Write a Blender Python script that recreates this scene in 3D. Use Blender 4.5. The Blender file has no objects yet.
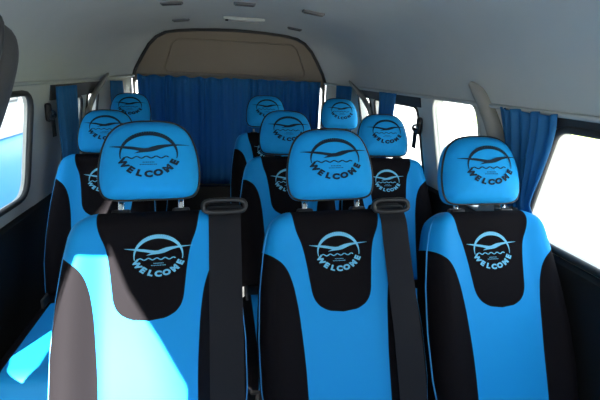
import bpy, bmesh, math, random
from mathutils import Vector, Matrix
random.seed(7)
C = bpy.context.scene.collection
CZ = 1.44                                   # eye height above the bus floor; heights below are mostly given relative to it
CX = 0.08                                   # centre line of the bus
PI = math.pi

# ------------------------------------------------------------------ helpers
def link(o, parent=None):
    C.objects.link(o)
    if parent: o.parent = parent
    return o

def mesh_obj(name, verts, faces, mats, parent=None, smooth=True, uv=None, fmat=None):
    me = bpy.data.meshes.new(name)
    me.from_pydata([tuple(v) for v in verts], [], faces)
    bm = bmesh.new(); bm.from_mesh(me)
    bmesh.ops.recalc_face_normals(bm, faces=bm.faces)
    bm.to_mesh(me); bm.free()
    if not isinstance(mats, (list, tuple)): mats = [mats]
    for m in mats: me.materials.append(m)
    if smooth:
        for p in me.polygons: p.use_smooth = True
    if fmat:
        for p, k in zip(me.polygons, fmat): p.material_index = k
    if uv:
        l = me.uv_layers.new(name='cloth')
        for lp in me.loops: l.data[lp.index].uv = uv[lp.vertex_index]
    return link(bpy.data.objects.new(name, me), parent)

class MB:
    def __init__(s): s.v = []; s.f = []
    def add(s, v, f):
        o = len(s.v); s.v += [Vector(x) for x in v]; s.f += [tuple(i + o for i in q) for q in f]
    def box(s, c, d, bev=0.0, rot=None, seg=2):
        bm = bmesh.new(); bmesh.ops.create_cube(bm, size=1)
        for v in bm.verts: v.co = Vector((v.co.x * d[0], v.co.y * d[1], v.co.z * d[2]))
        if bev: bmesh.ops.bevel(bm, geom=bm.edges[:], offset=bev, segments=seg, affect='EDGES', profile=.5)
        s.bm(bm, c, rot)
    def bm(s, bm, c=(0, 0, 0), rot=None):
        bm.verts.index_update()
        vs = [((rot @ v.co) if rot else v.co) + Vector(c) for v in bm.verts]
        s.add(vs, [tuple(v.index for v in f.verts) for f in bm.faces]); bm.free()
    def tube(s, pts, r, n=10, closed=False, sx=1.0, sy=1.0):
        pts = [Vector(p) for p in pts]; N = len(pts); rings = []
        T0 = None; nrm = None
        for i, p in enumerate(pts):
            a = pts[(i - 1) % N] if closed or i > 0 else pts[i]
            b = pts[(i + 1) % N] if closed or i < N - 1 else pts[i]
            t = (b - a).normalized()
            if nrm is None:
                nrm = t.orthogonal().normalized()
            else:
                nrm = (nrm - t * nrm.dot(t)).normalized()
            bi = t.cross(nrm)
            rr = r[i] if isinstance(r, (list, tuple)) else r
            rings.append([p + (nrm * math.cos(2 * PI * k / n) * sx + bi * math.sin(2 * PI * k / n) * sy) * rr for k in range(n)])
        v = [q for R in rings for q in R]; f = []
        for i in range(N if closed else N - 1):
            j = (i + 1) % N
            for k in range(n):
                f.append((i * n + k, i * n + (k + 1) % n, j * n + (k + 1) % n, j * n + k))
        if not closed:
            f.append(tuple(range(n))); f.append(tuple(range((N - 1) * n, N * n)))
        s.add(v, f)
    def build(s, name, mat, parent=None, smooth=True):
        o = mesh_obj(name, s.v, s.f, mat, parent, smooth)
        return o

def auto_smooth(o, ang=40):
    me = o.data
    bm = bmesh.new(); bm.from_mesh(me)
    for e in bm.edges:
        if len(e.link_faces) == 2 and e.calc_face_angle(0) > math.radians(ang): e.smooth = False
    bm.to_mesh(me); bm.free()
    return o

def tag(o, label=None, cat=None, group=None, kind=None):
    if label: o['label'] = label
    if cat: o['category'] = cat
    if group: o['group'] = group
    if kind: o['kind'] = kind
    return o

def empty(name, loc):
    o = bpy.data.objects.new(name, None); o.location = loc; o.empty_display_size = .1
    return link(o)

def interp(t, pts):
    if t <= pts[0][0]: return pts[0][1]
    for (a, b), (c, d) in zip(pts, pts[1:]):
        if t <= c: return b + (d - b) * (t - a) / (c - a)
    return pts[-1][1]

def smooth(a, b, t):
    t = max(0, min(1, (t - a) / (b - a))); return t * t * (3 - 2 * t)

def catmull(pts, n=6, closed=False):
    out = []; N = len(pts); P = [Vector(p) for p in pts]
    rng = range(N) if closed else range(N - 1)
    for i in rng:
        p0 = P[(i - 1) % N] if closed or i > 0 else P[i]
        p1 = P[i]; p2 = P[(i + 1) % N]
        p3 = P[(i + 2) % N] if closed or i + 2 < N else P[(i + 1) % N]
        for k in range(n):
            t = k / n
            out.append(.5 * ((2 * p1) + (p2 - p0) * t + (2 * p0 - 5 * p1 + 4 * p2 - p3) * t * t + (3 * p1 - p0 - 3 * p2 + p3) * t ** 3))
    if not closed: out.append(P[-1])
    return out

# ------------------------------------------------------------------ materials
def new_mat(name):
    m = bpy.data.materials.new(name); m.use_nodes = True
    nt = m.node_tree; b = nt.nodes['Principled BSDF']
    return m, nt, b

def mat(name, col, rough=.6, metal=0., spec=.5, noise=0., nscale=40., bump=0., bscale=300., sheen=0.):
    m, nt, b = new_mat(name)
    b.inputs['Base Color'].default_value = (*col, 1); b.inputs['Roughness'].default_value = rough
    b.inputs['Metallic'].default_value = metal; b.inputs['Specular IOR Level'].default_value = spec
    if sheen: b.inputs['Sheen Weight'].default_value = sheen
    tc = nt.nodes.new('ShaderNodeTexCoord')
    if noise:
        n = nt.nodes.new('ShaderNodeTexNoise'); n.inputs['Scale'].default_value = nscale; n.inputs['Detail'].default_value = 4
        nt.links.new(tc.outputs['Object'], n.inputs['Vector'])
        mx = nt.nodes.new('ShaderNodeMix'); mx.data_type = 'RGBA'
        mx.inputs[6].default_value = (*[c * (1 - noise) for c in col], 1); mx.inputs[7].default_value = (*[min(1, c * (1 + noise)) for c in col], 1)
        nt.links.new(n.outputs['Fac'], mx.inputs[0]); nt.links.new(mx.outputs[2], b.inputs['Base Color'])
    if bump:
        n2 = nt.nodes.new('ShaderNodeTexNoise'); n2.inputs['Scale'].default_value = bscale; n2.inputs['Detail'].default_value = 2
        nt.links.new(tc.outputs['Object'], n2.inputs['Vector'])
        bp = nt.nodes.new('ShaderNodeBump'); bp.inputs['Strength'].default_value = bump; bp.inputs['Distance'].default_value = .002
        nt.links.new(n2.outputs['Fac'], bp.inputs['Height']); nt.links.new(bp.outputs['Normal'], b.inputs['Normal'])
    return m

BLUE = (.009, .285, .67)
BLACK = (.0058, .0048, .0062)
M = {}
M['blue'] = mat('blue_neoprene', BLUE, .68, spec=.12, noise=.06, nscale=60, bump=.12, bscale=900)
M['black_cloth'] = mat('black_mesh_cloth', BLACK, .85, spec=.1, bump=.3, bscale=1200)
M['piping_black'] = mat('black_piping', (.008, .009, .012), .6)
M['piping_blue'] = mat('blue_piping', (.03, .33, .75), .5)
M['navy_print'] = mat('dark_navy_print', (.007, .020, .038), .8, spec=.2)
M['light_print'] = mat('light_blue_print', (.16, .50, .72), .7, spec=.2)
M['chrome'] = mat('chrome', (.8, .8, .82), .15, metal=1)
M['plastic'] = mat('black_plastic', (.012, .012, .014), .45)
M['webbing'] = mat('black_webbing', (.012, .0125, .016), .75, spec=.15, bump=.3, bscale=700)
M['frame'] = mat('seat_frame_paint', (.02, .02, .022), .5)
M['lining'] = mat('roof_lining', (.43, .445, .425), .75, spec=.3, noise=.05, nscale=6, bump=.1, bscale=200)
M['pillar_cover'] = mat('pillar_cover_plastic', (.25, .245, .225), .65, spec=.3)
M['pillar'] = mat('pillar_plastic', (.52, .52, .48), .6, spec=.3, noise=.03, nscale=10)
M['rear_board'] = mat('rear_board', (.20, .16, .115), .75, noise=.04, nscale=5)
M['gasket'] = mat('gasket', (.02, .02, .02), .6)
M['black_trim'] = mat('black_side_trim', (.008, .0085, .009), .6, spec=.2, noise=.1, nscale=8)
M['floor'] = mat('floor_vinyl', (.035, .037, .042), .6, noise=.2, nscale=12)
M['grey_seat'] = mat('dark_grey_vinyl', (.022, .022, .027), .6, spec=.25, bump=.1)
M['vent'] = mat('vent_grey', (.10, .10, .10), .6)
M['lens'] = mat('lamp_lens', (.30, .30, .28), .3)
M['ground'] = mat('pale_concrete', (.55, .54, .50), .9, noise=.12, nscale=1.5)
M['hedge'] = mat('pale_hedge', (.30, .36, .12), .9, noise=.4, nscale=3)
M['leaf'] = mat('blocker_leaves', (.06, .12, .03), .8, noise=.4, nscale=4)
M['bark'] = mat('bark', (.12, .085, .06), .9, noise=.3, nscale=8, bump=.5, bscale=40)
M['bus_blue'] = mat('bus_blue_paint', (.01, .25, .60), .3)
M['bus_white'] = mat('bus_white_paint', (.75, .76, .76), .35)
M['bus_glass'] = mat('bus_tinted_glass', (.03, .045, .04), .08)
M['rubber'] = mat('tyre_rubber', (.015, .015, .015), .8)

def curtain_mat():
    m, nt, b = new_mat('blue_curtain_cloth')
    b.inputs['Base Color'].default_value = (.012, .15, .36, 1); b.inputs['Roughness'].default_value = .7
    tl = nt.nodes.new('ShaderNodeBsdfTranslucent'); tl.inputs['Color'].default_value = (.01, .16, .40, 1)
    mx = nt.nodes.new('ShaderNodeMixShader'); mx.inputs[0].default_value = .3
    out = nt.nodes['Material Output']
    nt.links.new(b.outputs[0], mx.inputs[1]); nt.links.new(tl.outputs[0], mx.inputs[2]); nt.links.new(mx.outputs[0], out.inputs[0])
    return m
M['curtain'] = curtain_mat()

def glass_mat(name, tint):
    m, nt, b = new_mat(name)
    nt.nodes.remove(b)
    tr = nt.nodes.new('ShaderNodeBsdfTransparent'); tr.inputs[0].default_value = (*tint, 1)
    gl = nt.nodes.new('ShaderNodeBsdfGlossy'); gl.inputs['Roughness'].default_value = .02
    mx = nt.nodes.new('ShaderNodeMixShader'); mx.inputs[0].default_value = .05
    nt.links.new(tr.outputs[0], mx.inputs[1]); nt.links.new(gl.outputs[0], mx.inputs[2])
    nt.links.new(mx.outputs[0], nt.nodes['Material Output'].inputs[0])
    return m
M['glass'] = glass_mat('window_glass', (.95, .97, .96))

def cover_mat():
    """blue seat cover with black side panels and a black centre panel (pattern in cloth coordinates u = across, v = down from the top)"""
    m, nt, b = new_mat('blue_black_seat_cover'); N = nt.nodes; L = nt.links
    uv = N.new('ShaderNodeUVMap'); uv.uv_map = 'cloth'
    sp = N.new('ShaderNodeSeparateXYZ'); L.new(uv.outputs[0], sp.inputs[0])
    ab = N.new('ShaderNodeMath'); ab.operation = 'ABSOLUTE'; L.new(sp.outputs[0], ab.inputs[0])
    vs = N.new('ShaderNodeMath'); vs.operation = 'MULTIPLY'; vs.inputs[1].default_value = 1 / .7; L.new(sp.outputs[1], vs.inputs[0])
    def curve(pts, off=0.):
        c = N.new('ShaderNodeFloatCurve'); cv = c.mapping.curves[0]
        P = [(v / .7, (w + off if w else 0) / .3) for v, w in pts]
        cv.points[0].location = P[0]; cv.points[1].location = P[-1]
        for p in P[1:-1]: cv.points.new(*p)
        for p in cv.points: p.handle_type = 'AUTO_CLAMPED'
        c.mapping.update(); L.new(vs.outputs[0], c.inputs['Value'])
        mu = N.new('ShaderNodeMath'); mu.operation = 'MULTIPLY'; mu.inputs[1].default_value = .3; L.new(c.outputs[0], mu.inputs[0])
        sb = N.new('ShaderNodeMath'); sb.operation = 'SUBTRACT'; sb.inputs[1].default_value = off; L.new(mu.outputs[0], sb.inputs[0])
        return sb
    s = curve([(0, .30), (.095, .285), (.112, .215), (.13, .18), (.155, .155), (.19, .140), (.25, .128), (.35, .119), (.45, .114), (.7, .112)])
    c = curve([(0, .128), (.05, .120), (.10, .103), (.15, .094), (.20, .088), (.24, .082), (.262, .071), (.277, .053), (.286, .030), (.292, .0), (.7, .0)], .010)
    def step(a, bb):                         # 1 where a > bb, one-thread-wide edge
        d = N.new('ShaderNodeMath'); d.operation = 'SUBTRACT'; L.new(a.outputs[0], d.inputs[0]); L.new(bb.outputs[0], d.inputs[1])
        r = N.new('ShaderNodeMapRange'); r.inputs['From Min'].default_value = -.0007; r.inputs['From Max'].default_value = .0007
        L.new(d.outputs[0], r.inputs['Value']); return r
    m1 = step(ab, s); m2 = step(c, ab)
    mxm = N.new('ShaderNodeMath'); mxm.operation = 'MAXIMUM'; L.new(m1.outputs[0], mxm.inputs[0]); L.new(m2.outputs[0], mxm.inputs[1])
    mix = N.new('ShaderNodeMix'); mix.data_type = 'RGBA'; mix.inputs[6].default_value = (*BLUE, 1); mix.inputs[7].default_value = (*BLACK, 1)
    L.new(mxm.outputs[0], mix.inputs[0]); L.new(mix.outputs[2], b.inputs['Base Color'])
    for sock, vb, vk in (('Roughness', .56, .85), ('Specular IOR Level', .13, .08)):
        mr = N.new('ShaderNodeMapRange'); mr.inputs['To Min'].default_value = vb; mr.inputs['To Max'].default_value = vk
        L.new(mxm.outputs[0], mr.inputs['Value']); L.new(mr.outputs[0], b.inputs[sock])
    n2 = N.new('ShaderNodeTexNoise'); n2.inputs['Scale'].default_value = 900; tc = N.new('ShaderNodeTexCoord'); L.new(tc.outputs['Object'], n2.inputs['Vector'])
    bp = N.new('ShaderNodeBump'); bp.inputs['Strength'].default_value = .2; bp.inputs['Distance'].default_value = .001
    L.new(n2.outputs['Fac'], bp.inputs['Height']); L.new(bp.outputs[0], b.inputs['Normal'])
    return m
M['cover'] = cover_mat()

# ------------------------------------------------------------------ flat artwork (unit: the emblem's ring radius)
def fine_faces(polys, maxlen):
    """triangulate closed 2-D polygons and cut long edges so that they can follow a curved cushion"""
    bm = bmesh.new()
    for P in polys:
        vs = [bm.verts.new((p[0], p[1], 0)) for p in P]
        try: bm.faces.new(vs)
        except ValueError: pass
    bmesh.ops.triangulate(bm, faces=bm.faces[:])
    for _ in range(4):
        es = [e for e in bm.edges if e.calc_length() > maxlen]
        if not es: break
        bmesh.ops.subdivide_edges(bm, edges=es, cuts=1)
        bmesh.ops.triangulate(bm, faces=[f for f in bm.faces if len(f.verts) > 3])
    bm.verts.index_update()
    V = [(v.co.x, v.co.y) for v in bm.verts]; F = [tuple(v.index for v in f.verts) for f in bm.faces]
    bm.free(); return V, F

def strip(pts, w):
    out = []
    for (x0, y0), (x1, y1), w0, w1 in zip(pts, pts[1:], w, w[1:]):
        dx, dy = x1 - x0, y1 - y0; l = math.hypot(dx, dy) or 1; nx, ny = -dy / l, dx / l
        out.append([(x0 - nx * w0, y0 - ny * w0), (x1 - nx * w1, y1 - ny * w1), (x1 + nx * w1, y1 + ny * w1), (x0 + nx * w0, y0 + ny * w0)])
    return out

def emblem_polys():
    polys = []
    n = 40; arc = []; wid = []
    for i in range(n + 1):
        a = math.radians(-14 + 208 * i / n)
        t = math.sin(max(0, math.radians(180 * (i / n))))
        th = .016 + .085 * t ** 1.3
        arc.append((math.cos(a) * (1 - th), math.sin(a) * (1 - th))); wid.append(th)
    polys += strip(arc, wid)
    up = [(-1.36, .36), (-1.1, .345), (-.85, .33), (-.6, .30), (-.35, .245), (-.15, .205), (0., .215), (.12, .27), (.3, .335), (.55, .375), (.86, .395), (1.38, .40)]
    lo = [(1.38, .385), (1.0, .335), (.75, .29), (.55, .235), (.38, .155), (.22, .08), (.02, .035), (-.2, .02), (-.5, -.02), (-.38, .05), (-.30, .085), (-.5, .145), (-.75, .20), (-1.05, .275), (-1.36, .345)]
    polys.append(up + lo)
    wv = [(-.82 + 1.5 * i / 40, -.20 + .045 * math.sin(i / 40 * 2 * PI * 4.5)) for i in range(41)]
    polys += strip(wv, [.026] * 41)
    for row, hw in ((-.42, .20), (-.52, .30)):
        x = -hw
        while x < hw:
            w = .03 + .03 * random.random()
            polys.append([(x, row - .018), (x + w, row - .018), (x + w, row + .018), (x, row + .018)]); x += w + .02
    return polys

def letter_meshes():
    out = []
    word = 'WELCOME'; angs = [208, 231, 250.5, 269, 289, 311.5, 333]
    for ch, a in zip(word, angs):
        cu = bpy.data.curves.new('letter', 'FONT'); cu.body = ch; cu.align_x = 'CENTER'; cu.size = .36; cu.offset = .025; cu.resolution_u = 3
        o = bpy.data.objects.new('letter', cu); C.objects.link(o)
        bpy.context.view_layer.update()
        dg = bpy.context.evaluated_depsgraph_get(); me = bpy.data.meshes.new_from_object(o.evaluated_get(dg))
        ra = math.radians(a); rot = ra + PI / 2
        vs = []
        for v in me.vertices:
            x, y = v.co.x * 1.08, v.co.y - .135
            vs.append((x * math.cos(rot) - y * math.sin(rot) + math.cos(ra) * .96, x * math.sin(rot) + y * math.cos(rot) + math.sin(ra) * .92))
        bm = bmesh.new(); bv = [bm.verts.new((p[0], p[1], 0)) for p in vs]
        for p in me.polygons:
            try: bm.faces.new([bv[i] for i in p.vertices])
            except ValueError: pass
        bmesh.ops.triangulate(bm, faces=bm.faces[:]); bm.verts.index_update()
        out.append(([(v.co.x, v.co.y) for v in bm.verts], [tuple(v.index for v in f.verts) for f in bm.faces]))
        bm.free(); bpy.data.objects.remove(o); bpy.data.meshes.remove(me)
    return out
EMB = fine_faces(emblem_polys(), .16)
LET = ([], [])
for v, f in letter_meshes():
    k = len(LET[0]); LET[0].extend(v); LET[1].extend(tuple(i + k for i in q) for q in f)

# ------------------------------------------------------------------ seats
REC = math.radians(15)
HEAD_H = .73                      # headrest centre, measured along the reclined back
BACK_H = .602
ZB = .47
YB = -HEAD_H * math.sin(REC)
def rec(h):                        # the back leans harder low down than at the shoulders
    return math.radians(29 - 7 * smooth(.12, .55, h))
SP = [(0., 0.)]
for i in range(200):
    a = rec(i * .005 + .0025); SP.append((SP[-1][0] + .005 * math.sin(a), SP[-1][1] + .005 * math.cos(a)))
YB = -(SP[146][0]); ZB = CZ - .265 - SP[146][1]
def back_pt(x, h, t):
    h = max(0, min(.99, h)); k = h / .005; i = int(k); q = k - i
    y = SP[i][0] + (SP[i + 1][0] - SP[i][0]) * q; z = SP[i][1] + (SP[i + 1][1] - SP[i][1]) * q; r = rec(h)
    return Vector((x, YB + y - t * math.cos(r), ZB + z + t * math.sin(r)))

HALF = [(0, 1), (.30, .985), (.58, .90), (.79, .68), (.92, .33), (.99, -.1), (1.0, -.5), (.95, -.80), (.83, -.95), (.55, -1), (0, -1)]
def head_outline(flip=False):
    P = [(x, z, 0) for x, z in HALF] + [(-x, z, 0) for x, z in HALF[-2:0:-1]]
    if flip:
        Q = [(0, 1), (.6, 1), (.92, .975), (1, .88), (.95, .5), (.82, 0), (.68, -.5), (.55, -.9), (.3, -1), (0, -1)]
        P = [(x, z, 0) for x, z in Q] + [(-x, z, 0) for x, z in Q[-2:0:-1]]
    return [(p.x, p.y) for p in catmull(P, 5, True)]

class Head:
    def __init__(s, hw, hh, flip=False):
        s.o = [(x * hw, z * hh) for x, z in head_outline(flip)]
        s.pol = sorted((math.atan2(z, x), math.hypot(x, z)) for x, z in s.o)
    def rad(s, a):
        p = s.pol
        if a <= p[0][0] or a >= p[-1][0]:
            (a0, r0), (a1, r1) = p[-1], p[0]; a1 += 2 * PI
            if a <= p[0][0]: a += 2 * PI
            return r0 + (r1 - r0) * (a - a0) / (a1 - a0)
        return interp(a, p)
    def t(s, k):
        k = min(1, k); return .045 * (1 - k ** 7) ** .5 + .022 * (1 - k * k)
    def front(s, x, z):
        r = math.hypot(x, z)
        return s.t(r / s.rad(math.atan2(z, x))) if r > 1e-6 else s.t(0)

def make_head(h, parent, m, hz):
    ks = [.0, .25, .5, .7, .82, .9, .95, .98, .995, 1]
    n = len(h.o); v = []; f = []
    rings = [(k, h.t(k)) for k in ks[1:]] + [(k, -.04 * (1 - k ** 7) ** .5) for k in ks[-2:0:-1]]
    v.append(back_pt(0, hz, h.t(0)))
    for k, t in rings:
        v += [back_pt(x * k, hz + z * k, t) for x, z in h.o]
    v.append(back_pt(0, hz, -.04))
    for i in range(n): f.append((0, 1 + i, 1 + (i + 1) % n))
    for r in range(len(rings) - 1):
        for i in range(n):
            j = (i + 1) % n; f.append((1 + r * n + i, 1 + r * n + j, 1 + (r + 1) * n + j, 1 + (r + 1) * n + i))
    e = len(v) - 1
    for i in range(n): f.append((e, e - n + i, e - n + (i + 1) % n))
    return mesh_obj('headrest', v, f, m, parent)

HW = [(0, .222), (.12, .236), (.25, .237), (.38, .228), (.48, .214), (.54, .201), (.575, .188), (.602, .168)]
def top_g(h):
    d = BACK_H - h
    return 1 if d > .05 else max(0., 1 - ((.05 - d) / .05) ** 2.2) ** .5
def half_w(h, sx):
    return (interp(h, HW) - .035 * (1 - top_g(h))) * sx
def back_front(x, h, sx):
    hw = half_w(h, sx); k = min(1, abs(x) / hw)
    T = .055 + .028 * smooth(.10, .19, abs(x) / sx) + .018 * math.sin(PI * min(1, h / .5))
    return T * (1 - k ** 9) ** .5 * (.35 + .65 * top_g(h))
def make_back(parent, sx, m):
    nx = 44; rows = [i * .018 for i in range(28)] + [.505, .52, .536, .550, .563, .573, .582, .589, .595, .599, .6014, BACK_H]
    rows = sorted(set(rows)); v = []; uv = []; f = []
    xs = [math.sin((-1 + 2 * i / nx) * PI / 2) for i in range(nx + 1)]
    per = 2 * nx
    for h in rows:
        hw = half_w(h, sx); g = top_g(h)
        for k in xs:
            v.append(back_pt(hw * k, h, back_front(hw * k, h, sx))); uv.append((hw * k / sx, BACK_H - h))
        for k in xs[-2:0:-1]:
            v.append(back_pt(hw * k, h, -.075 * (1 - abs(k) ** 7) ** .5 * (.25 + .75 * g))); uv.append((hw * k / sx, BACK_H - h))
    for r in range(len(rows) - 1):
        for i in range(per):
            j = (i + 1) % per; f.append((r * per + i, r * per + j, (r + 1) * per + j, (r + 1) * per + i))
    f.append(tuple(range(per))); L = (len(rows) - 1) * per
    # close the top with a strip between front and back
    for i in range(nx):
        a, b = L + i, L + i + 1
        c = L + (per - i - 1) if i + 1 < nx else None
        d = L + (per - i) % per if i > 0 else None
        if i == 0: f.append((a, b, L + per - 1))
        elif i == nx - 1: f.append((a, b, L + per - i))
        else: f.append((a, b, L + per - i - 1, L + per - i))
    return mesh_obj('backrest', v, f, m, parent, uv=uv)

def art(name, src, scale, cx, cz, fn, m, parent, vs=1., lift=.0022):
    v = [fn(cx + x * scale, cz + y * scale * vs, lift) for x, y in src[0]]
    return mesh_obj(name, v, src[1], m, parent, smooth=False)

def make_belt(parent, sx, x_top, x_bot, w):
    n = 34; v = []; f = []
    path = [(h, 0) for h in [BACK_H - .022 - .0165 * i for i in range(n)]]
    T = .0022
    secs = []
    for i, (h, _) in enumerate(path):
        k = i / (n - 1); xc = x_top + (x_bot - x_top) * k
        tt = max(back_front(xc + w * q, h, sx) for q in (-.5, -.25, 0, .25, .5)) + .004
        secs.append([back_pt(xc - w / 2, h, tt), back_pt(xc + w / 2, h, tt), back_pt(xc + w / 2, h, tt + T), back_pt(xc - w / 2, h, tt + T)])
    # over the shoulder and down behind
    pre = []
    for h, t in ((.40, -.085), (.52, -.085), (.592, -.07), (.615, -.03), (.615, .015), (.599, .045)):
        pre.append([back_pt(x_top - w / 2, h, t), back_pt(x_top + w / 2, h, t), back_pt(x_top + w / 2, h + .002, t + .0015), back_pt(x_top - w / 2, h + .002, t + .0015)])
    secs = pre + secs
    for s in secs: v += s
    for i in range(len(secs) - 1):
        for k in range(4): f.append((4 * i + k, 4 * i + (k + 1) % 4, 4 * i + 4 + (k + 1) % 4, 4 * i + 4 + k))
    f += [(0, 1, 2, 3), tuple(4 * len(secs) - 4 + k for k in range(4))]
    b = auto_smooth(mesh_obj('seat_belt', v, f, M['webbing'], parent))
    mb = MB()                                     # slotted guide loop on the shoulder
    hw, hh = w / 2 + .014, .017
    loop = []
    for i in range(28):
        a = 2 * PI * i / 28; c, s = math.cos(a), math.sin(a)
        loop.append(back_pt(x_top + hw * math.copysign(abs(c) ** .5, c), BACK_H + .004 + hh * math.copysign(abs(s) ** .7, s), .058 + .0 * s))
    mb.tube(loop, .007, 8, True)
    mb.box(back_pt(x_top, BACK_H + .001, .02), (w + .01, .05, .014), .005, Matrix.Rotation(-REC, 3, 'X'))
    mb.build('belt_guide', M['plastic'], b)
    return b

def make_seat(name, loc, label, sx=1., hs=1., head_dx=0., head_dz=0., belt=None, rz=0., plain=False, cat='seat', roll=0., logo_dx=0.):
    t = empty(name, loc); t.rotation_euler = (0, roll, rz)
    tag(t, label, cat, None if plain else 'blue and black covered passenger seats')
    cover = M['grey_seat'] if plain else M['cover']; headm = M['grey_seat'] if plain else M['blue']
    H = Head(.130 * hs, .107 * hs, flip=plain)
    hz = HEAD_H + head_dz
    bk = make_back(t, sx, cover)
    hd = make_head(H, t, headm, hz)
    # seam piping
    mb = MB(); mb.tube([back_pt(x * .992, hz + z * .992, .017) for x, z in H.o], .0032, 8, True)
    mb.build('piping', M['piping_black'], hd)
    if not plain:
        fn = lambda x, z, l: back_pt(x, hz + z, H.front(x, z) + l)
        art('emblem', EMB, .073 * hs, .006, .010 * hs, fn, M['navy_print'], hd, .80)
        art('lettering', LET, .073 * hs, .006, .010 * hs, fn, M['navy_print'], hd, .80)
        fb = lambda x, d, l: back_pt(x * sx, BACK_H - .118 + d, back_front(x * sx, BACK_H - .118 + d, sx) + l)
        art('emblem', EMB, .061, logo_dx, .0, fb, M['light_print'], bk, .88)
        art('lettering', LET, .061, logo_dx, .0, fb, M['light_print'], bk, .88)
        for s in (-1, 1):
            mb = MB(); P = []
            for i in range(30):
                h = .582 - .582 * i / 29; hw = half_w(h, sx)
                P.append(back_pt(s * hw * .985, h, back_front(s * hw * .985, h, sx) + .001))
            mb.tube(P, .0026, 6); mb.build('piping', M['piping_blue'], bk)
    for s in (-1, 1):
        mb = MB(); mb.tube([back_pt(s * .08, BACK_H - .05, 0), back_pt(s * .08, hz - .07, 0)], .0078, 12)
        p = mb.build('headrest_post', M['chrome'], t)
        mb = MB(); mb.box(back_pt(s * .08, BACK_H + .002, .0), (.046, .034, .016), .006, Matrix.Rotation(-REC, 3, 'X'))
        mb.build('post_sleeve', M['plastic'], p)
    # cushion
    bm = bmesh.new(); bmesh.ops.create_cube(bm, size=1)
    for v in bm.verts: v.co = Vector((v.co.x * .47 * sx, v.co.y * .50, v.co.z * .14))
    bmesh.ops.bevel(bm, geom=bm.edges[:], offset=.045, segments=5, affect='EDGES', profile=.5)
    bm.verts.index_update()
    cv = [v.co + Vector((0, YB - .29, ZB - .075)) for v in bm.verts]; cf = [tuple(v.index for v in f.verts) for f in bm.faces]; bm.free()
    mesh_obj('cushion', cv, cf, cover, t, uv=[(v.x / sx * (.62 if abs(v.x) < .2 else 1), .5) for v in cv])
    # base: two steel side legs with feet and a pan under the cushion
    mb = MB(); mb.box((0, YB - .28, ZB - .16), (.42 * sx, .44, .03), .008)
    mb.build('seat_pan', M['frame'], t)
    for s in (-1, 1):
        mb = MB(); x = s * .17 * sx; zt = ZB - .17
        mb.tube(catmull([(x, YB - .46, .012), (x, YB - .44, zt * .6), (x, YB - .40, zt), (x, YB - .14, zt), (x, YB - .10, zt * .6), (x, YB - .08, .012)], 5), .016, 10)
        mb.box((x, YB - .27, .006), (.05, .46, .012), .003)
        mb.build('leg', M['frame'], t)
    for s in (-1, 1):                                # recliner side brackets join back and pan
        mb = MB(); mb.box((s * .2 * sx, YB - .06, ZB - .07), (.012, .12, .20), .004)
        mb.build('bracket', M['frame'], t)
    if belt: make_belt(t, sx, *belt)
    return t

A1 = make_seat('passenger_seat', (-.156, 1.27, 0), 'front-row blue and black seat at the left, a sunlit white patch across its back',
          sx=1.04, hs=1.035, head_dz=.015, belt=(.200, .19, .085), roll=math.radians(-2), logo_dx=.024)
B1 = make_seat('passenger_seat', (.357, 1.27, 0), 'middle of the three front-row blue and black seats, black belt down its right side',
          sx=1.0, head_dz=.01, belt=(.165, .165, .076), roll=math.radians(-2))
C1 = make_seat('passenger_seat', (.811, 1.25, 0), 'front-row blue and black seat at the right, beside the large bright window', sx=.95, roll=math.radians(-1), logo_dx=-.008)
make_seat('passenger_seat', (-.508, 2.13, 0), 'second-row blue and black seat alone by the left wall, half behind the sunlit seat', sx=.95, hs=.93, head_dz=-.025)
make_seat('passenger_seat', (.305, 2.13, 0), 'second-row blue and black seat directly behind the middle front-row seat', head_dz=-.01)
make_seat('passenger_seat', (.79, 2.13, 0), 'second-row blue and black seat by the right wall, seen between two front-row headrests', head_dz=-.012)
make_seat('passenger_seat', (-.565, 2.98, 0), 'rearmost blue seat at the left, only its headrest showing above the seat ahead', hs=.95, head_dz=.008)
make_seat('passenger_seat', (.288, 2.98, 0), 'rearmost blue and black seat in front of the rear curtain, behind the second-row middle seat', head_dz=.02)
make_seat('passenger_seat', (.79, 2.98, 0), 'rearmost blue seat at the right, its headrest beside the rear side window', head_dz=.02)
make_seat('front_seat', (-.269, .265, .117), 'dark grey cab seat, its headrest cut by the left edge of the picture', plain=True, hs=1.05, sx=.9, head_dz=.075, cat='seat')

# ------------------------------------------------------------------ shell of the bus
def wall_x(side, z):                                       # inner face of the side wall at height z (relative to the eye)
    if side > 0: return interp(z, [(-.50, 1.04), (-.075, .945)])
    return interp(z, [(-.56, -.845), (-.09, -.775)])

def rounded_poly(P, r, n=5):
    out = []
    N = len(P)
    for i in range(N):
        p = Vector(P[i]); a = Vector(P[i - 1]); b = Vector(P[(i + 1) % N])
        da = (a - p); db = (b - p); rr = min(r, da.length * .45, db.length * .45)
        s = p + da.normalized() * rr; e = p + db.normalized() * rr
        for k in range(n + 1):
            t = k / n; out.append(tuple((1 - t) ** 2 * s + 2 * t * (1 - t) * p + t * t * e))
    return out

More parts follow.
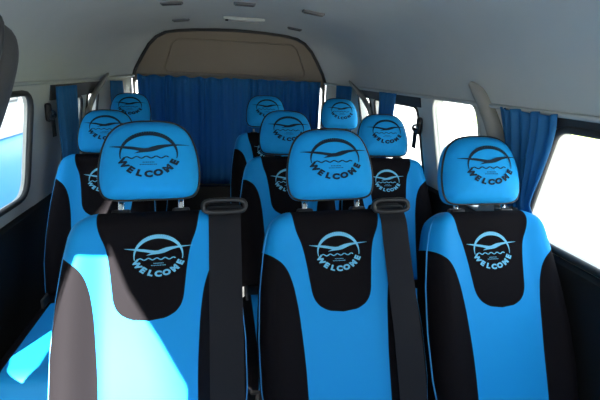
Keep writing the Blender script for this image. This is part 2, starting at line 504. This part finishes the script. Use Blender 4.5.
def plate(name, outer, holes, to3d, thick, m, parent=None, maxy=.25):
    """a sheet with openings, given thickness"""
    bm = bmesh.new()
    for loop in [outer] + holes:
        vs = []
        N = len(loop)
        for i in range(N):
            a, b = Vector(loop[i]), Vector(loop[(i + 1) % N]); k = max(1, int((b - a).length / maxy))
            for j in range(k):
                p = a + (b - a) * j / k; vs.append(bm.verts.new((p.x, p.y, 0)))
        for i in range(len(vs)): bm.edges.new((vs[i], vs[(i + 1) % len(vs)]))
    bmesh.ops.triangle_fill(bm, edges=bm.edges[:], use_beauty=True, use_dissolve=False)
    bm.verts.index_update()
    v2 = [(v.co.x, v.co.y) for v in bm.verts]; fs = [tuple(v.index for v in f.verts) for f in bm.faces]
    be = [(e.verts[0].index, e.verts[1].index) for e in bm.edges if len(e.link_faces) == 1]
    bm.free()
    n = len(v2); V = [to3d(p[0], p[1], 0) for p in v2] + [to3d(p[0], p[1], thick) for p in v2]
    F = fs + [tuple(i + n for i in f) for f in fs] + [(a, b, b + n, a + n) for a, b in be]
    return auto_smooth(mesh_obj(name, V, F, m, parent), 35)

def side3d(side):
    return lambda y, z, t: Vector((wall_x(side, z) + side * t, y, CZ + z))

right_holes = [
    rounded_poly([(-.45, -.495), (1.31, -.495), (1.135, -.112), (-.20, -.112)], .05),
    rounded_poly([(1.55, -.50), (1.925, -.50), (1.935, -.066), (1.55, -.066)], .08),
    rounded_poly([(2.10, -.50), (2.76, -.50), (2.76, -.125), (2.10, -.125)], .05),
    rounded_poly([(2.84, -.50), (3.10, -.50), (3.10, -.115), (2.84, -.115)], .05)]
left_holes = [
    [(-.86, -.80), (.21, -.80), (.21, -.178), (.065, -.142), (.165, -.096), (.125, -.090), (.033, -.108), (-.143, -.167), (-.408, -.223), (-.60, -.272), (-.86, -.46)],  # unseen cab opening, outline cut to shape the sun patch on the left seat
    [(1.14, -.835), (1.00, -.735), (.70, -.735), (.74, -.80), (.96, -.815)],  # added low opening that lets sun onto the second-row cushion
    rounded_poly([(1.15, -.565), (2.045, -.565), (2.045, -.118), (1.15, -.118)], .085),
    rounded_poly([(2.48, -.56), (2.76, -.56), (2.76, -.17), (2.48, -.17)], .05),
    rounded_poly([(2.86, -.56), (3.10, -.56), (3.10, -.14), (2.86, -.14)], .05)]
YR = 3.12                                                   # where the side walls end and the rear corners begin
wr = plate('wall_right', [(-.72, -.075), (YR, -.055), (YR, -.62), (-1.0, -.62), (-1.0, -.50)], right_holes, side3d(1), .045, M['pillar'])
tag(wr, kind='structure')
wl = plate('wall_left', [(-.72, -.085), (YR, -.075), (YR, -1.0), (-1.0, -1.0), (-1.0, -.5)], left_holes, side3d(-1), .025, M['pillar'])
tag(wl, kind='structure')
def lower_panel(name, side, y0, y1, ztop, lip=.02):
    mb = MB(); x0 = wall_x(side, -.6) - side * lip
    prof = [(0, ztop), (side * .012, ztop + .012), (side * .055, ztop + .012), (side * .06, -CZ + .0), (0, -CZ), (-side * .012, ztop - .12), (-side * .012, ztop - .05)]
    v = [Vector((x0 + a, y0, CZ + b)) for a, b in prof] + [Vector((x0 + a, y1, CZ + b)) for a, b in prof]
    n = len(prof); f = [(i, (i + 1) % n, n + (i + 1) % n, n + i) for i in range(n)] + [tuple(range(n)), tuple(range(n, 2 * n))]
    mb.add(v, f); o = mb.build(name, M['black_trim']); auto_smooth(o, 30); return tag(o, kind='structure')
lower_panel('trim_1', 1, -1.0, YR, -.522)
lower_panel('trim_2', -1, 1.10, YR, -.635)

win_names = 0
def window(side, hole, frame_mat='gasket', fr=.009):
    global win_names
    win_names += 1
    to = side3d(side)
    o = plate('window_%d' % win_names, hole, [], lambda y, z, t: to(y, z, .012 + t), .004, M['glass'])
    tag(o, kind='structure')
    mb = MB(); mb.tube([to(y, z, -.002) for y, z in hole], fr, 8, True); mb.build('window_frame', M[frame_mat], o)
    return o
for i, h in enumerate(right_holes): window(1, h, 'pillar' if i == 1 else 'gasket', .012 if i == 0 else .007)
for i, h in enumerate(left_holes): window(-1, h, fr=(.003, .003, .012, .008, .008)[i])  # first two glaze the unseen openings shaped for the sun patches

# black bands above the windows, just under the roof edge
def band(name, side, y0, y1, z0, z1, m='gasket', t=.006):
    mb = MB(); to = side3d(side)
    n = 2; v = []
    for y in (y0, y1):
        for z, k in ((z0, 0), (z1, 0), (z1, -t), (z0, -t)): v.append(to(y, z, k))
    mb.add(v, [(0, 1, 2, 3), (4, 5, 6, 7), (0, 1, 5, 4), (1, 2, 6, 5), (2, 3, 7, 6), (3, 0, 4, 7)])
    return tag(mb.build(name, M[m], smooth=False), kind='structure')
band('trim_3', 1, -.30, 1.18, -.115, -.08)
band('trim_4', 1, 2.06, 3.11, -.125, -.066)
band('trim_5', -1, 2.26, 3.11, -.165, -.095)

# roof lining: one arch lofted from the cab to the tailgate
PROF = [(.858, -.078), (.852, -.02), (.832, .05), (.79, .12), (.72, .185), (.62, .237), (.48, .274), (.3, .297), (.12, .306), (0, .308)]
REAR = [(.715, -.055), (.685, .02), (.640, .10), (.590, .18), (.535, .235), (.470, .268), (.38, .283), (.25, .293), (.12, .298), (0, .30)]
def arch(P, dz_left=-.012):
    full = [(x, z) for x, z in P] + [(-x, z) for x, z in P[-2::-1]]
    return [(x, z + (dz_left if x < 0 else 0) * min(1, abs(x) / .8)) for x, z in full]
def loft(name, secs, m, thick=.03):
    v = []; f = []; n = len(secs[0][1])
    for y, S in secs: v += [Vector((CX + x, y, CZ + z)) for x, z in S]
    k = len(v)
    for y, S in secs: v += [Vector((CX + x * 1.035, y, CZ + z + thick)) for x, z in S]
    R = len(secs)
    for r in range(R - 1):
        for i in range(n - 1):
            q = (r * n + i, r * n + i + 1, (r + 1) * n + i + 1, (r + 1) * n + i); f.append(q); f.append(tuple(a + k for a in q))
        for i in (0, n - 1): f.append((r * n + i, (r + 1) * n + i, (r + 1) * n + i + k, r * n + i + k))
    for r in (0, R - 1):
        for i in range(n - 1): f.append((r * n + i, r * n + i + 1, r * n + i + 1 + k, r * n + i + k))
    return mesh_obj(name, v, f, m)
def mix_prof(t): return [(a[0] + (b[0] - a[0]) * t, a[1] + (b[1] - a[1]) * t) for a, b in zip(PROF, REAR)]
secs = [(y, arch(PROF)) for y in (-.73, -.2, .2, .8, 1.4, 2.0, 2.6, 3.0)] + [(3.0 + .48 * t, arch(mix_prof(smooth(0, 1, t) * .6 + .4 * t))) for t in (.15, .3, .45, .6, .75, .9, 1)]
ce = auto_smooth(loft('ceiling', secs, M['lining']), 50); tag(ce, kind='structure')
# pale lip along the roof edge
for i, s in enumerate((1, -1)):
    mb = MB()
    P = [(CX + s * .853, y, CZ - .079 + (-.012 if s < 0 else 0) + .0045 * max(0, y)) for y in (-.3, .5, 1.2, 2.0, 2.7, 3.0)]
    P += [(CX + s * .80, 3.2, CZ - .066), (CX + s * .70, 3.44, CZ - .055)]
    mb.tube(P, .008, 8, False); tag(mb.build('trim_%d' % (6 + i), M['lining']), kind='structure')

# rear: board over the tailgate window, gasket, window
ra = [(CX + x, z) for x, z in arch(REAR)]
rear_outer = ra + [(CX - .725, -CZ), (CX + .725, -CZ)]
rear_hole = rounded_poly([(CX - .705, -.70), (CX + .70, -.70), (CX + .70, -.075), (CX - .705, -.075)], .05)
rb = plate('wall_back', rear_outer, [rear_hole], lambda x, z, t: Vector((x, 3.47 + t, CZ + z)), .05, M['rear_board'])
tag(rb, kind='structure')
mb = MB(); mb.tube([(x, 3.455, CZ + z - .008) for x, z in ra], .0115, 8); tag(mb.build('trim_8', M['gasket']), kind='structure')
ins = rounded_poly([(CX - .50, -.02), (CX + .56, -.02), (CX + .47, .215), (CX - .42, .215)], .06)
mb = MB(); mb.tube([(x, 3.468, CZ + z) for x, z in ins], .005, 6, True); tag(mb.build('trim_9', M['rear_board']), kind='structure')
win_names += 1
o = plate('window_%d' % win_names, rear_hole, [], lambda x, z, t: Vector((x, 3.49 + t, CZ + z)), .004, M['glass']); tag(o, kind='structure')
# rear corner trims between side walls and tailgate
for i, s in enumerate((1, -1)):
    mb = MB(); x0 = wall_x(s, -.3); v = []
    col = []
    for t in (0, .3, .6, .85, 1):
        y = YR - .02 + t * .39; xx = x0 + (CX + s * .725 - x0) * (1 - (1 - t) ** 1.3)
        for z in (-CZ, -.50, -.30, -.045):
            xz = xx + (wall_x(s, z) - wall_x(s, -.3)) * (1 - t)
            v.append(Vector((xz, y, CZ + z)))
    n = 4; f = []
    for a in range(4):
        for b in range(3): f.append((a * n + b, a * n + b + 1, (a + 1) * n + b + 1, (a + 1) * n + b))
    k = len(v); v += [p + Vector((s * .04, .01, 0)) for p in v]; f += [tuple(q + k for q in g) for g in f]
    f += [(3 + a * n, 3 + (a + 1) * n, k + 3 + (a + 1) * n, k + 3 + a * n) for a in range(4)]
    mb.add(v, f); tag(mb.build('trim_%d' % (10 + i), M['pillar']), kind='structure')

mb = MB(); mb.box((-.25, .02, .0575), (.56, .62, .115), .03); eb = mb.build('seat_plinth', M['black_trim']); tag(eb, 'black carpeted box under the cab seat', 'seat box')
mb = MB(); mb.box((CX, 3.30, CZ - 1.135), (1.46, .05, .61), .008); tag(mb.build('trim_15', M['black_trim']), kind='structure')
# floor, dash end
mb = MB(); mb.box((CX, 1.25, -.03), (1.95, 4.5, .06)); tag(mb.build('floor', M['floor'], smooth=False), kind='structure')
mb = MB(); mb.box((CX, -.98, .48), (1.85, .06, .96)); tag(mb.build('wall_front', M['black_trim'], smooth=False), kind='structure')
win_names += 1
ws = mesh_obj('window_%d' % win_names, [(CX - .84, -.73, CZ - .07), (CX + .84, -.73, CZ - .07), (CX + .9, -.98, CZ - .49), (CX - .9, -.98, CZ - .49),
               (CX - .5, -.73, CZ + .25), (CX + .5, -.73, CZ + .25)], [(0, 1, 2, 3), (4, 5, 1, 0)], M['glass'], smooth=False); tag(ws, kind='structure')

# slanting pillar covers between the windows
def pillar_cover(name, pts, rad, sy=.45):
    P = catmull([Vector(p) for p in pts], 6)
    R = [interp(i / (len(P) - 1), [(j / (len(rad) - 1), r) for j, r in enumerate(rad)]) for i in range(len(P))]
    mb = MB(); mb.tube(P, R, 14, False, 1.0, 1.0); return tag(mb.build(name, M['pillar_cover']), kind='structure')
W = lambda s, y, z, inn=.0: (wall_x(s, z) - s * inn, y, CZ + z)
pillar_cover('trim_12', [(.905, 1.56, CZ + .0), (.918, 1.52, CZ - .03), W(1, 1.47, -.09, .012), W(1, 1.425, -.17, .012), W(1, 1.40, -.27, .01), W(1, 1.39, -.50, .008)], [.008, .022, .028, .030, .034, .038])
pillar_cover('trim_13', [(.885, 3.12, CZ - .025), (.90, 3.05, CZ - .06), W(1, 2.95, -.12, .02), W(1, 2.84, -.20, .015), W(1, 2.80, -.35, .01)], [.006, .014, .017, .017, .018])
pillar_cover('trim_14', [(-.72, 3.13, CZ - .045), (-.735, 3.05, CZ - .09), W(-1, 2.95, -.17, .02), W(-1, 2.86, -.26, .015), W(-1, 2.82, -.45, .01)], [.006, .014, .017, .017, .018])

# ------------------------------------------------------------------ curtains
def curtain(name, p0, p1, z0, z1, folds, amp, label, tie=None, group='blue curtains', nrm=None, seed=0, lean=.0, hz=0.):
    rnd = random.Random(seed)
    p0 = Vector(p0); p1 = Vector(p1); d = p1 - p0; L = d.length; d.normalize()
    n = Vector((-d.y, d.x, 0)) if nrm is None else Vector(nrm)
    nx = folds * 10; nz = 22; ph = [rnd.uniform(.75, 1.25) for _ in range(folds + 1)]
    cum = [0]
    for k in range(folds): cum.append(cum[-1] + ph[k])
    am = [rnd.uniform(.6, 1.2) for _ in range(folds + 1)]
    v = []; f = []
    for j in range(nz + 1):
        tz = j / nz; z = z0 + (z1 - z0) * tz
        for i in range(nx + 1):
            u = i / nx; q = u * folds; k = min(folds - 1, int(q)); s = (cum[k] + (q - k) * ph[k]) / cum[folds]
            a0, a1 = 0., 1.
            if tie:
                a0 = interp(tz, [(r[0], r[1]) for r in tie]); a1 = interp(tz, [(r[0], r[2]) for r in tie])
            pos = a0 + (a1 - a0) * s
            off = amp * am[k] * math.sin(q * 2 * PI) * (.55 + .45 * math.sin(PI * min(1, .25 + tz))) + amp * .3 * math.sin(q * 2.3 + tz * 3)
            zz = z + (hz * math.sin(q * 2 * PI * .5 + 1) * (1 - tz) ** 6)
            v.append((p0.x + d.x * pos * L + n.x * off + lean * tz, p0.y + d.y * pos * L + n.y * off, CZ + zz))
    w = nx + 1
    for j in range(nz):
        for i in range(nx): f.append((j * w + i, j * w + i + 1, (j + 1) * w + i + 1, (j + 1) * w + i))
    k = len(v); v += [(a + n.x * .002, b + n.y * .002, c) for a, b, c in v]
    F = f + [tuple(q + k for q in reversed(g)) for g in f]
    for j in range(nz):
        for i in (0, nx): F.append((j * w + i, (j + 1) * w + i, (j + 1) * w + i + k, j * w + i + k))
    for i in range(nx):
        for j in (0, nz): F.append((j * w + i, j * w + i + 1, j * w + i + 1 + k, j * w + i + k))
    o = mesh_obj(name, v, F, M['curtain'])
    return tag(o, label, 'curtain', group)

curtain('curtain', (-.590, 3.40, 0), (.085, 3.40, 0), -.048, -.84, 13, .014, 'dark blue pleated curtain closed over the left half of the rear window', seed=1, hz=.006)
curtain('curtain', (.075, 3.372, 0), (.69, 3.372, 0), -.044, -.84, 12, .014, 'dark blue pleated curtain closed over the right half of the rear window', seed=2, hz=.003)
curtain('curtain', (.675, 3.40, 0), (.738, 3.39, 0), -.044, -.84, 2, .012, 'narrow dark blue curtain strip at the right end of the rear window', seed=3)
mb = MB(); mb.tube([(-.60, 3.43, CZ - .046), (.75, 3.43, CZ - .040)], .006, 8)
rl = mb.build('curtain_rail', M['rear_board']); tag(rl, 'thin rail carrying the rear curtains below the tan board', 'curtain rail')
tie1 = [(0, 0, 1), (.12, .02, .98), (.3, .06, .90), (.55, .10, .76), (.8, .12, .60), (.9, .14, .55), (1, .08, .62)]
curtain('curtain', (.918, 1.375, 0), (.918, 1.112, 0), -.075, -.405, 6, .012, 'bright blue gathered curtain tied back beside the large right window', tie=tie1, seed=4, lean=.075, hz=.004)
curtain('curtain', (.885, 2.48, 0), (.885, 2.23, 0), -.07, -.56, 6, .012, 'short blue curtain bunched at the right wall near the black belt anchor', seed=5, tie=[(0, 0, 1), (.5, .1, .85), (1, .2, .7)])
curtain('curtain', (.83, 3.26, 0), (.89, 3.06, 0), -.06, -.5, 4, .010, 'dark blue curtain bunched in the right rear corner behind the rearmost headrest', seed=6)
curtain('curtain', (-.735, 2.235, 0), (-.735, 2.50, 0), -.10, -.66, 6, .013, 'blue curtain hanging bunched at the left wall above the second-row seat', seed=7, tie=[(0, 0, 1), (.4, .0, .9), (1, -.05, .6)])
curtain('curtain', (-.715, 3.16, 0), (-.675, 3.32, 0), -.09, -.5, 4, .010, 'small blue curtain bunched in the left rear corner', seed=8)

# ------------------------------------------------------------------ small fittings
def belt_guide(s, y, z, label):
    t = empty('belt_anchor', (wall_x(s, z), y, CZ + z)); tag(t, label, 'belt anchor', 'belt anchors on the pillars')
    mb = MB(); mb.box((-s * .014, 0, 0), (.024, .04, .085), .011); mb.build('cover', M['plastic'], t)
    mb = MB(); mb.tube([(-s * .03, .035 * math.cos(a) * 1.0, -.012 + .016 * math.sin(a)) for a in [2 * PI * i / 20 for i in range(20)]], .006, 8, True)
    mb.build('loop', M['plastic'], t)
    mb = MB(); mb.box((-s * .03, 0, -.06), (.003, .045, .10), .001); mb.build('webbing', M['webbing'], t)
belt_guide(1, 2.075, -.215, 'black belt anchor on the grey pillar at the right wall')
belt_guide(-1, 2.215, -.215, 'black belt anchor on the grey pillar at the left wall')

def roof_z(x):                                   # height of the lining above centre-offset x
    P = sorted(arch(PROF)); return interp(x - CX, P)
def vent(px, py, w, l, label):
    z = CZ + roof_z(px)
    sl = (roof_z(px + .05) - roof_z(px - .05)) / .1
    t = empty('ceiling_vent', (px, py, z)); t.rotation_euler = (0, -math.atan(sl), 0); tag(t, label, 'vent', 'slot vents in the roof lining')
    mb = MB(); mb.box((0, 0, -.002), (w, l, .014), .004); mb.build('bezel', M['vent'], t)
    for k in (-1, 0, 1):
        mb = MB(); mb.box((0, k * l * .25, -.010), (w * .86, l * .10, .004)); mb.build('louvre', M['gasket'], t, False)
vent(-.223, 2.24, .10, .05, 'leftmost grey slot vent in the roof at the top edge')
vent(.105, 2.22, .10, .05, 'middle grey slot vent in the roof at the top edge')
vent(.43, 2.22, .105, .05, 'rightmost grey slot vent in the roof at the top edge')
vent(-.24, 2.92, .10, .045, 'left grey slot vent in the roof close to the rear board')
vent(.46, 2.98, .09, .04, 'right grey slot vent in the roof close to the rear board')
lz = CZ + roof_z(.13)
t = empty('ceiling_lamp', (.13, 2.80, lz)); tag(t, 'shallow grey roof lamp in front of the rear board', 'lamp')
mb = MB(); mb.box((0, 0, -.007), (.24, .10, .018), .007); mb.build('housing', M['lining'], t)
mb = MB(); mb.box((.01, 0, -.018), (.16, .07, .008), .003); mb.build('lens', M['lens'], t)
mb = MB(); mb.tube([(-.10, -.03, -.014), (-.10, -.03, -.024)], .009, 12); mb.build('button', M['gasket'], t)

# ------------------------------------------------------------------ outside
mb = MB(); mb.box((0, 5, -.62), (80, 80, .04)); tag(mb.build('ground', M['ground'], smooth=False), kind='structure')
GZ = -.60
def neighbour_bus():
    y0, y1, x0, x1 = -2.2, 8.2, -2.35, -4.2  # front end and height stretched to keep sun off the left windows
    xm = (x0 + x1) / 2; ym = (y0 + y1) / 2; t = empty('bus', (xm, ym, GZ)); tag(t, 'blue and white bus parked outside the left window', 'bus')
    L = y1 - y0; Wd = x0 - x1
    mb = MB(); mb.box((0, 0, .76), (Wd, L, .92), .06); mb.build('lower_body', M['bus_blue'], t)
    mb = MB(); mb.box((0, 0, 1.40), (Wd - .02, L - .02, .37), .03); mb.build('waist_panel', M['bus_white'], t)
    for i in range(6):
        mb = MB(); mb.box((0, -L / 2 + .9 + i * (L - 1.2) / 6 + .35, 2.15), (Wd - .05, (L - 1.2) / 6 - .12, 1.13), .04); mb.build('window', M['bus_glass'], t)
    mb = MB(); mb.box((0, 0, 2.15), (Wd - .09, L - .09, 1.14), .03); mb.build('upper_body', M['bus_white'], t)
    mb = MB(); mb.box((0, 0, 3.0), (Wd - .02, L - .02, .66), .09); mb.build('roof', M['bus_white'], t)
    for yy in (-L / 2 + 1.6, L / 2 - 1.8):
        for s in (-1, 1):
            mb = MB(); mb.tube([(s * (Wd / 2 - .26), yy, .42), (s * (Wd / 2 + .01), yy, .42)], .42, 28); w = mb.build('wheel', M['rubber'], t); auto_smooth(w)
            mb = MB(); mb.tube([(s * (Wd / 2 + .005), yy, .42), (s * (Wd / 2 + .02), yy, .42)], .22, 20); auto_smooth(mb.build('hubcap', M['chrome'], w))
neighbour_bus()

ALPHA = math.radians(25); ELEV = math.atan(.283)
sd = Vector((math.sin(ALPHA), math.cos(ALPHA), -.283)).normalized()     # way the sunlight travels
def blocker_tree():  # unseen tree shape, added to keep windscreen sun off the front row
    Ld = 14.; q = .50
    perp = Vector((math.cos(ALPHA), -math.sin(ALPHA), 0))
    base = perp * q - Vector((math.sin(ALPHA), math.cos(ALPHA), 0)) * Ld
    zc = CZ - .12 + Ld * .283
    t = empty('blocker_tree', (base.x, base.y, GZ)); tag(t, 'added tree-shaped sun blocker ahead of the bus', 'tree')
    mb = MB(); H = zc - GZ
    mb.tube([(0, 0, 0), (.03, .02, H * .3), (-.02, .03, H * .6), (0, 0, H - .3)], [.16, .13, .10, .07], 12); mb.build('trunk', M['bark'], t)
    bm = bmesh.new(); bmesh.ops.create_icosphere(bm, subdivisions=5, radius=1.0)
    rnd = random.Random(3); bumps = [(Vector((rnd.gauss(0, 1), rnd.gauss(0, 1), rnd.gauss(0, 1))).normalized(), rnd.uniform(.02, .08)) for _ in range(90)]
    for v in bm.verts:
        n = v.co.normalized(); k = 1 + sum(a * max(0, (n.dot(b) - .9) / .1) for b, a in bumps) * .6
        v.co = Vector((n.x * 1.02 * k, n.y * 1.02 * k, n.z * .85 * k + H))
    m2 = MB(); m2.bm(bm); m2.build('crown', M['leaf'], t)
blocker_tree()
def hedge():
    bm = bmesh.new(); bmesh.ops.create_grid(bm, x_segments=2, y_segments=2, size=1); bm.free()
    rnd = random.Random(5); mb = MB()
    n = 80; v = []; f = []
    for i in range(n + 1):
        y = -4 + 26 * i / n
        for k in range(9):
            a = PI * k / 8; r = 1 + rnd.uniform(-.1, .1)
            v.append((14 + .8 * math.cos(a) * r, y, GZ + 1.3 * math.sin(a) * r))
    for i in range(n):
        for k in range(8): f.append((i * 9 + k, i * 9 + k + 1, (i + 1) * 9 + k + 1, (i + 1) * 9 + k))
    f += [tuple(range(9)), tuple(range(n * 9, n * 9 + 9))]
    mb.add(v, f); tag(mb.build('hedge', M['hedge']), 'pale green hedge far outside the large right window', 'hedge')
hedge()

# ------------------------------------------------------------------ light
w = bpy.data.worlds.new('sky'); bpy.context.scene.world = w; w.use_nodes = True
nt = w.node_tree; bg = nt.nodes['Background']
tc = nt.nodes.new('ShaderNodeTexCoord'); sp = nt.nodes.new('ShaderNodeSeparateXYZ'); nt.links.new(tc.outputs['Generated'], sp.inputs[0])
rp = nt.nodes.new('ShaderNodeValToRGB'); nt.links.new(sp.outputs[2], rp.inputs[0])
rp.color_ramp.elements[0].position = 0; rp.color_ramp.elements[0].color = (.95, .97, 1, 1)
rp.color_ramp.elements[1].position = .8; rp.color_ramp.elements[1].color = (.62, .78, 1, 1)
nt.links.new(rp.outputs[0], bg.inputs[0]); bg.inputs[1].default_value = 4.2
s = bpy.data.lights.new('sun', 'SUN'); s.energy = 85; s.angle = math.radians(.6); s.color = (1, .95, .88)
so = link(bpy.data.objects.new('sun', s)); so.location = (-6, -10, 8); so.rotation_euler = sd.to_track_quat('-Z', 'Y').to_euler()

# ------------------------------------------------------------------ camera
cam = bpy.data.cameras.new('camera'); cam.sensor_width = 36; cam.lens = 441.9 * 36 / 600; cam.clip_start = .02
co = link(bpy.data.objects.new('camera', cam))
yaw, pit, rol = math.radians(10.398), math.radians(15.751), math.radians(2.678)
fw = Vector((math.sin(yaw) * math.cos(pit), math.cos(yaw) * math.cos(pit), -math.sin(pit))); r = Vector((math.cos(yaw), -math.sin(yaw), 0)); u = r.cross(fw)
r2 = r * math.cos(rol) + u * math.sin(rol); u2 = u * math.cos(rol) - r * math.sin(rol)
co.matrix_world = Matrix(((r2.x, u2.x, -fw.x, 0), (r2.y, u2.y, -fw.y, 0), (r2.z, u2.z, -fw.z, CZ), (0, 0, 0, 1)))
sc = bpy.context.scene; sc.camera = co
sc.view_settings.view_transform = 'Standard'; sc.view_settings.look = 'None'; sc.view_settings.exposure = 0; sc.view_settings.gamma = 1; sc.view_settings.use_curve_mapping = False
sc.cycles.use_denoising = True; sc.cycles.max_bounces = 10; sc.cycles.diffuse_bounces = 6; sc.cycles.transparent_max_bounces = 12
